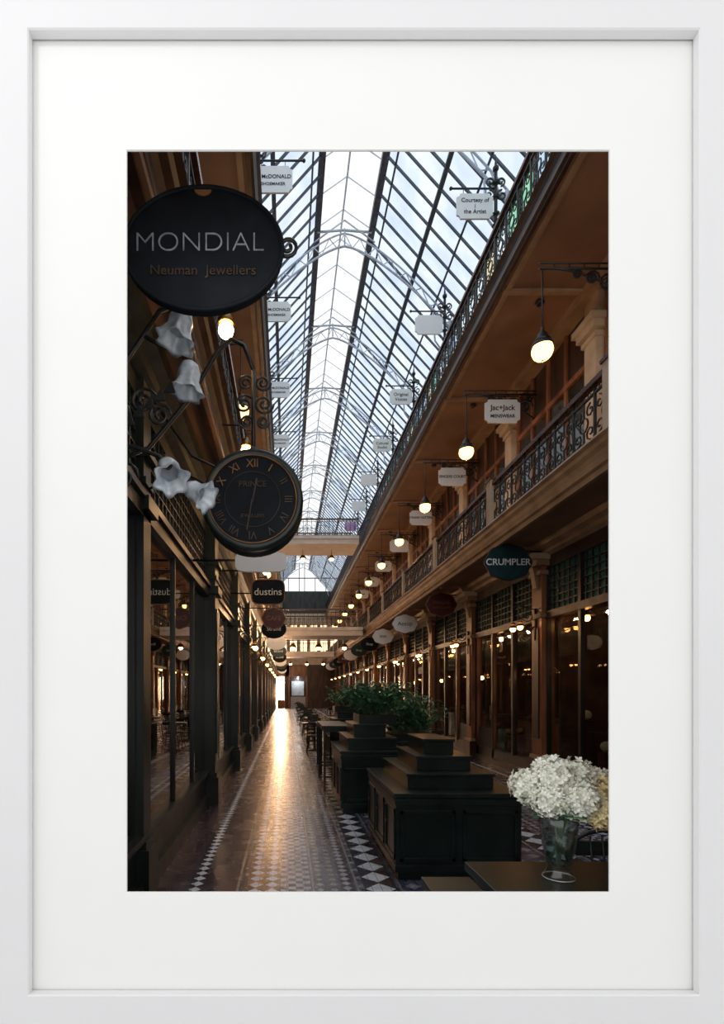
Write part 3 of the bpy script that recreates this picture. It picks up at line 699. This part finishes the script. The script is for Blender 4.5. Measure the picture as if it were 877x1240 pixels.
def plant(x0,x1,y0,y1,z,h,n,seed):
    rnd=random.Random(seed); b=MB()
    b.box(x0,x1,y0,y1,z,z+.12,'black'); b.box(x0+.02,x1-.02,y0+.02,y1-.02,z+.12,z+.125,'soil')
    for i in range(n//14):
        px,py=rnd.uniform(x0+.05,x1-.05),rnd.uniform(y0+.05,y1-.05)
        tx,ty=px+rnd.uniform(-.36,.36),py+rnd.uniform(-.3,.3); hh=h*rnd.uniform(.35,1)
        pts=[Vector((px,py,z+.12)),Vector(((px+tx)/2,(py+ty)/2,z+.12+hh*.6)),Vector((tx,ty,z+.12+hh))]
        b.tube(pts,[.006,.005,.002],'stem',4)
        for j in range(14):
            t=.2+.8*j/13; p=pts[0].lerp(pts[2],t)+Vector((0,0,.04*math.sin(t*3)))
            a=rnd.uniform(0,6.28); l=rnd.uniform(.08,.15); w=l*.17
            d=Vector((math.cos(a),math.sin(a),rnd.uniform(-.5,.8))).normalized(); s_=d.cross(Vector((0,0,1))).normalized()*w
            m=p+d*l*.5; b.poly([p,m+s_,p+d*l-Vector((0,0,.02)),m-s_],'leaf')
    b.obj('potted_shrub')
plant(.98,1.48,6.9,7.5,1.121,.44,1700,1); plant(1.75,2.4,8.3,8.9,.751,.68,1500,2); plant(1.1,1.6,11.6,12.2,1.101,.45,700,4)
b=MB(); b.box(1.72,2.43,8.27,8.93,0,.72,'black'); b.box(1.69,2.46,8.24,8.96,.70,.75,'black'); b.box(1.75,2.4,8.26,8.27,.1,.64,'blackm'); b.obj('planter_stand',bevel=.004)

def table(name,x0,x1,y0,y1,h,leg=.025,k='black'):
    b=MB(); b.box(x0,x1,y0,y1,h-.04,h,k); b.box(x0+.03,x1-.03,y0+.03,y1-.03,h-.1,h-.04,k)
    for x in (x0+.04,x1-.04):
        for y in (y0+.04,y1-.04): b.box(x-leg,x+leg,y-leg,y+leg,0,h-.04,k)
    b.box(x0+.04,x1-.04,y0+.03,y0+.05,.2,.23,k); b.box(x0+.04,x1-.04,y1-.05,y1-.03,.2,.23,k)
    return b.obj(name,bevel=.003)
table('high_bar_table',.56,.98,8.0,9.4,1.02,.018,'blackm')
def chair(x,y,rot,hs=.46,hb=.86):
    b=MB()
    b.lathe((0,0,hs-.03),[(.02,0),(.20,0),(.21,.015),(.20,.03),(.02,.035)],'black',n=20)
    for sx_ in (-1,1):
        b.tube([(sx_*.14,-.14,hs-.02),(sx_*.19,-.2,0)],.012,'blackm',6)
        b.tube([(sx_*.14,.14,hs-.02),(sx_*.19,.2,0)],.012,'blackm',6)
    b.tube([(.19*math.cos(a),.17*math.sin(a),hs*.45) for a in [i*math.pi/8 for i in range(16)]],.008,'blackm',5,True)
    b.tube([(-.17,.13,hs)]+[(-.19*math.cos(a),.20,hs+(hb-hs)*(.55+.45*math.sin(a))) for a in [i*math.pi/8 for i in range(9)]]+[(.17,.13,hs)],.012,'blackm',6)
    for sx_ in (-.07,0,.07): b.tube([(sx_,.15,hs),(sx_,.20,hb-.03)],.007,'blackm',5)
    b.box(-.15,.15,.19,.21,hb-.14,hb-.06,'black')
    o=b.obj('cafe_chair'); o.location=(x,y,0); o.rotation_euler=(0,0,rot)
def cafetable(x,y,h=.74,r=.33):
    b=MB(); b.lathe((0,0,h-.03),[(.02,0),(r,0),(r+.008,.015),(r,.03),(.02,.03)],'black',n=28)
    b.lathe((0,0,0),[(.22,0),(.22,.02),(.05,.04),(.03,.08),(.028,h-.1),(.06,h-.03)],'blackm',n=16)
    o=b.obj('cafe_table'); o.location=(x,y,0)
table('counter_table',.62,1.6,9.7,10.9,.92,.02,'blackm')
for i,(x,y) in enumerate(((.75,13.6),(.85,16.2),(.8,18.8),(.9,21.6),(.85,24.6),(.8,28),(.85,32),(.8,36))):
    cafetable(x,y); chair(x-.05,y-.62,math.pi); chair(x+.05,y+.62,0)
    if i<5: cafetable(x+1.3,y+.4); chair(x+1.2,y-.25,math.pi+.3); chair(x+1.95,y+.4,-1.5)
chair(1.35,8.3,-1.3); chair(1.42,9.15,-1.7)
for x,y in ((2.6,10.3),(2.5,12.3)): cafetable(x,y); chair(x+.1,y-.6,math.pi)
b=MB(); b.box(.84,2.1,1.99,2.42,.71,.75,'black'); b.box(.88,2.06,2.03,2.38,.63,.71,'black')
for x in (.91,2.02):
    for y in (2.06,2.35): b.box(x-.025,x+.025,y-.025,y+.025,0,.71,'black')
b.obj('side_table',bevel=.004)
b=MB(); b.box(.585,.80,1.97,2.235,.705,.745,'black')
for x in (.62,.765):
    for y in (2.01,2.2): b.box(x-.015,x+.015,y-.015,y+.015,0,.71,'black')
b.box(.62,.765,2.0,2.02,.2,.22,'black'); b.obj('small_stool',bevel=.005)
chair(1.80,2.72,0.0,.46,.76)
# vase of hydrangeas
vx,vy=1.17,2.2
va=bpy.data.objects.new('vase_of_hydrangeas',None); sc.collection.objects.link(va)
b=MB(); b.lathe((vx,vy,.751),[(.062,0),(.066,.01),(.05,.03),(.046,.05),(.056,.09),(.068,.16),(.076,.23),(.084,.29),(.081,.29),(.072,.23),(.064,.16),(.052,.1),(.04,.06),(.01,.055)],'clear',n=32,cap=False)
b.tube([(vx+.083*math.cos(a*math.pi/16),vy+.083*math.sin(a*math.pi/16),1.041) for a in range(32)],.0025,'opal',6,True)
b.tube([(vx+.064*math.cos(a*math.pi/16),vy+.064*math.sin(a*math.pi/16),.757) for a in range(32)],.0022,'opal',6,True)
b.lathe((vx,vy,.81),[(.038,0),(.05,.04),(.062,.10),(.066,.14),(.001,.14)],'water',n=28,cap=False)
b.obj('glass_vase',va)
heads=[(1.035,2.2,1.145,.070,0),(1.129,2.17,1.190,.083,0),(1.253,2.22,1.175,.080,0),(1.345,2.2,1.105,.085,1),(1.215,2.12,1.105,.080,0),(1.09,2.12,1.100,.065,0),(1.18,2.3,1.18,.075,0),(1.30,2.10,1.05,.065,1),(1.10,2.28,1.12,.07,0),(1.37,2.28,1.14,.07,0)]
b=MB(); rnd=random.Random(3)
for (hx,hy,hz,hr,yy) in heads:
    k='petaly' if yy else 'petal'
    b.ball((hx,hy,hz),hr*.74,k,10)
    for i in range(150):
        zz=1-2*(i+.5)/150; rr=math.sqrt(1-zz*zz); a=i*2.39996
        n=Vector((rr*math.cos(a),rr*math.sin(a),zz)); c=Vector((hx,hy,hz))+n*hr*rnd.uniform(.82,1.12)
        n2=(n+Vector((rnd.uniform(-.5,.5),rnd.uniform(-.5,.5),rnd.uniform(-.5,.5)))).normalized()
        u=n2.orthogonal().normalized(); w=n2.cross(u); ph=rnd.uniform(0,1.5)
        for q in range(4):
            an=ph+q*math.pi/2; d=u*math.cos(an)+w*math.sin(an); e=u*-math.sin(an)+w*math.cos(an); l=hr*.21
            b.poly([c,c+d*l*.6+e*l*.45+n2*.003,c+d*l*1.15+n2*.006,c+d*l*.6-e*l*.45+n2*.003],k)
b.obj('flower_heads',va)
b=MB()
for (hx,hy,hz,hr,yy) in heads:
    bx=vx-(hx-vx)*.15+rnd.uniform(-.015,.015); by=vy+rnd.uniform(-.02,.02)
    b.tube([(bx,by,.82),(vx+(hx-vx)*.2,vy,1.0),(hx,hy,hz-hr*.6)],.0045,'stem',5)
for i in range(14):
    a=rnd.uniform(0,6.28); p=Vector((vx+.05*math.cos(a),vy+.05*math.sin(a),1.04)); d=Vector((math.cos(a),math.sin(a),rnd.uniform(-.2,.4))).normalized()*rnd.uniform(.08,.13); s_=d.cross(Vector((0,0,1))).normalized()*.03
    b.poly([p,p+d*.5+s_,p+d,p+d*.5-s_],'leaf')
b.obj('stems_and_leaves',va)

# ------------------------------------------------------------------ world, light, camera
w=bpy.data.worlds.new('overcast_sky'); sc.world=w; w.use_nodes=True
bg=w.node_tree.nodes['Background']; bg.inputs[0].default_value=(1,1,1,1); bg.inputs[1].default_value=1.12
ld=bpy.data.lights.new('gallery_track_light','AREA'); ld.energy=26; ld.size=.5; ld.color=(1,1,1)  # added unseen area light, shades the moulding from upper left
lo=bpy.data.objects.new('gallery_track_light',ld); sc.collection.objects.link(lo); lo.location=(-2.4,-.6,5.2)
lo.rotation_euler=(Vector((.3,1.8,2.2))-Vector(lo.location)).to_track_quat('-Z','Y').to_euler()
cam=bpy.data.cameras.new('camera'); co=bpy.data.objects.new('camera',cam); sc.collection.objects.link(co)
co.location=(0,0,EYE); co.rotation_euler=(math.pi/2,0,0)
cam.sensor_fit='VERTICAL'; cam.sensor_height=36; cam.lens=18.0
cam.shift_x=91.5/1240; cam.shift_y=218/1240
cam.clip_end=300; cam.clip_start=.05
sc.camera=co
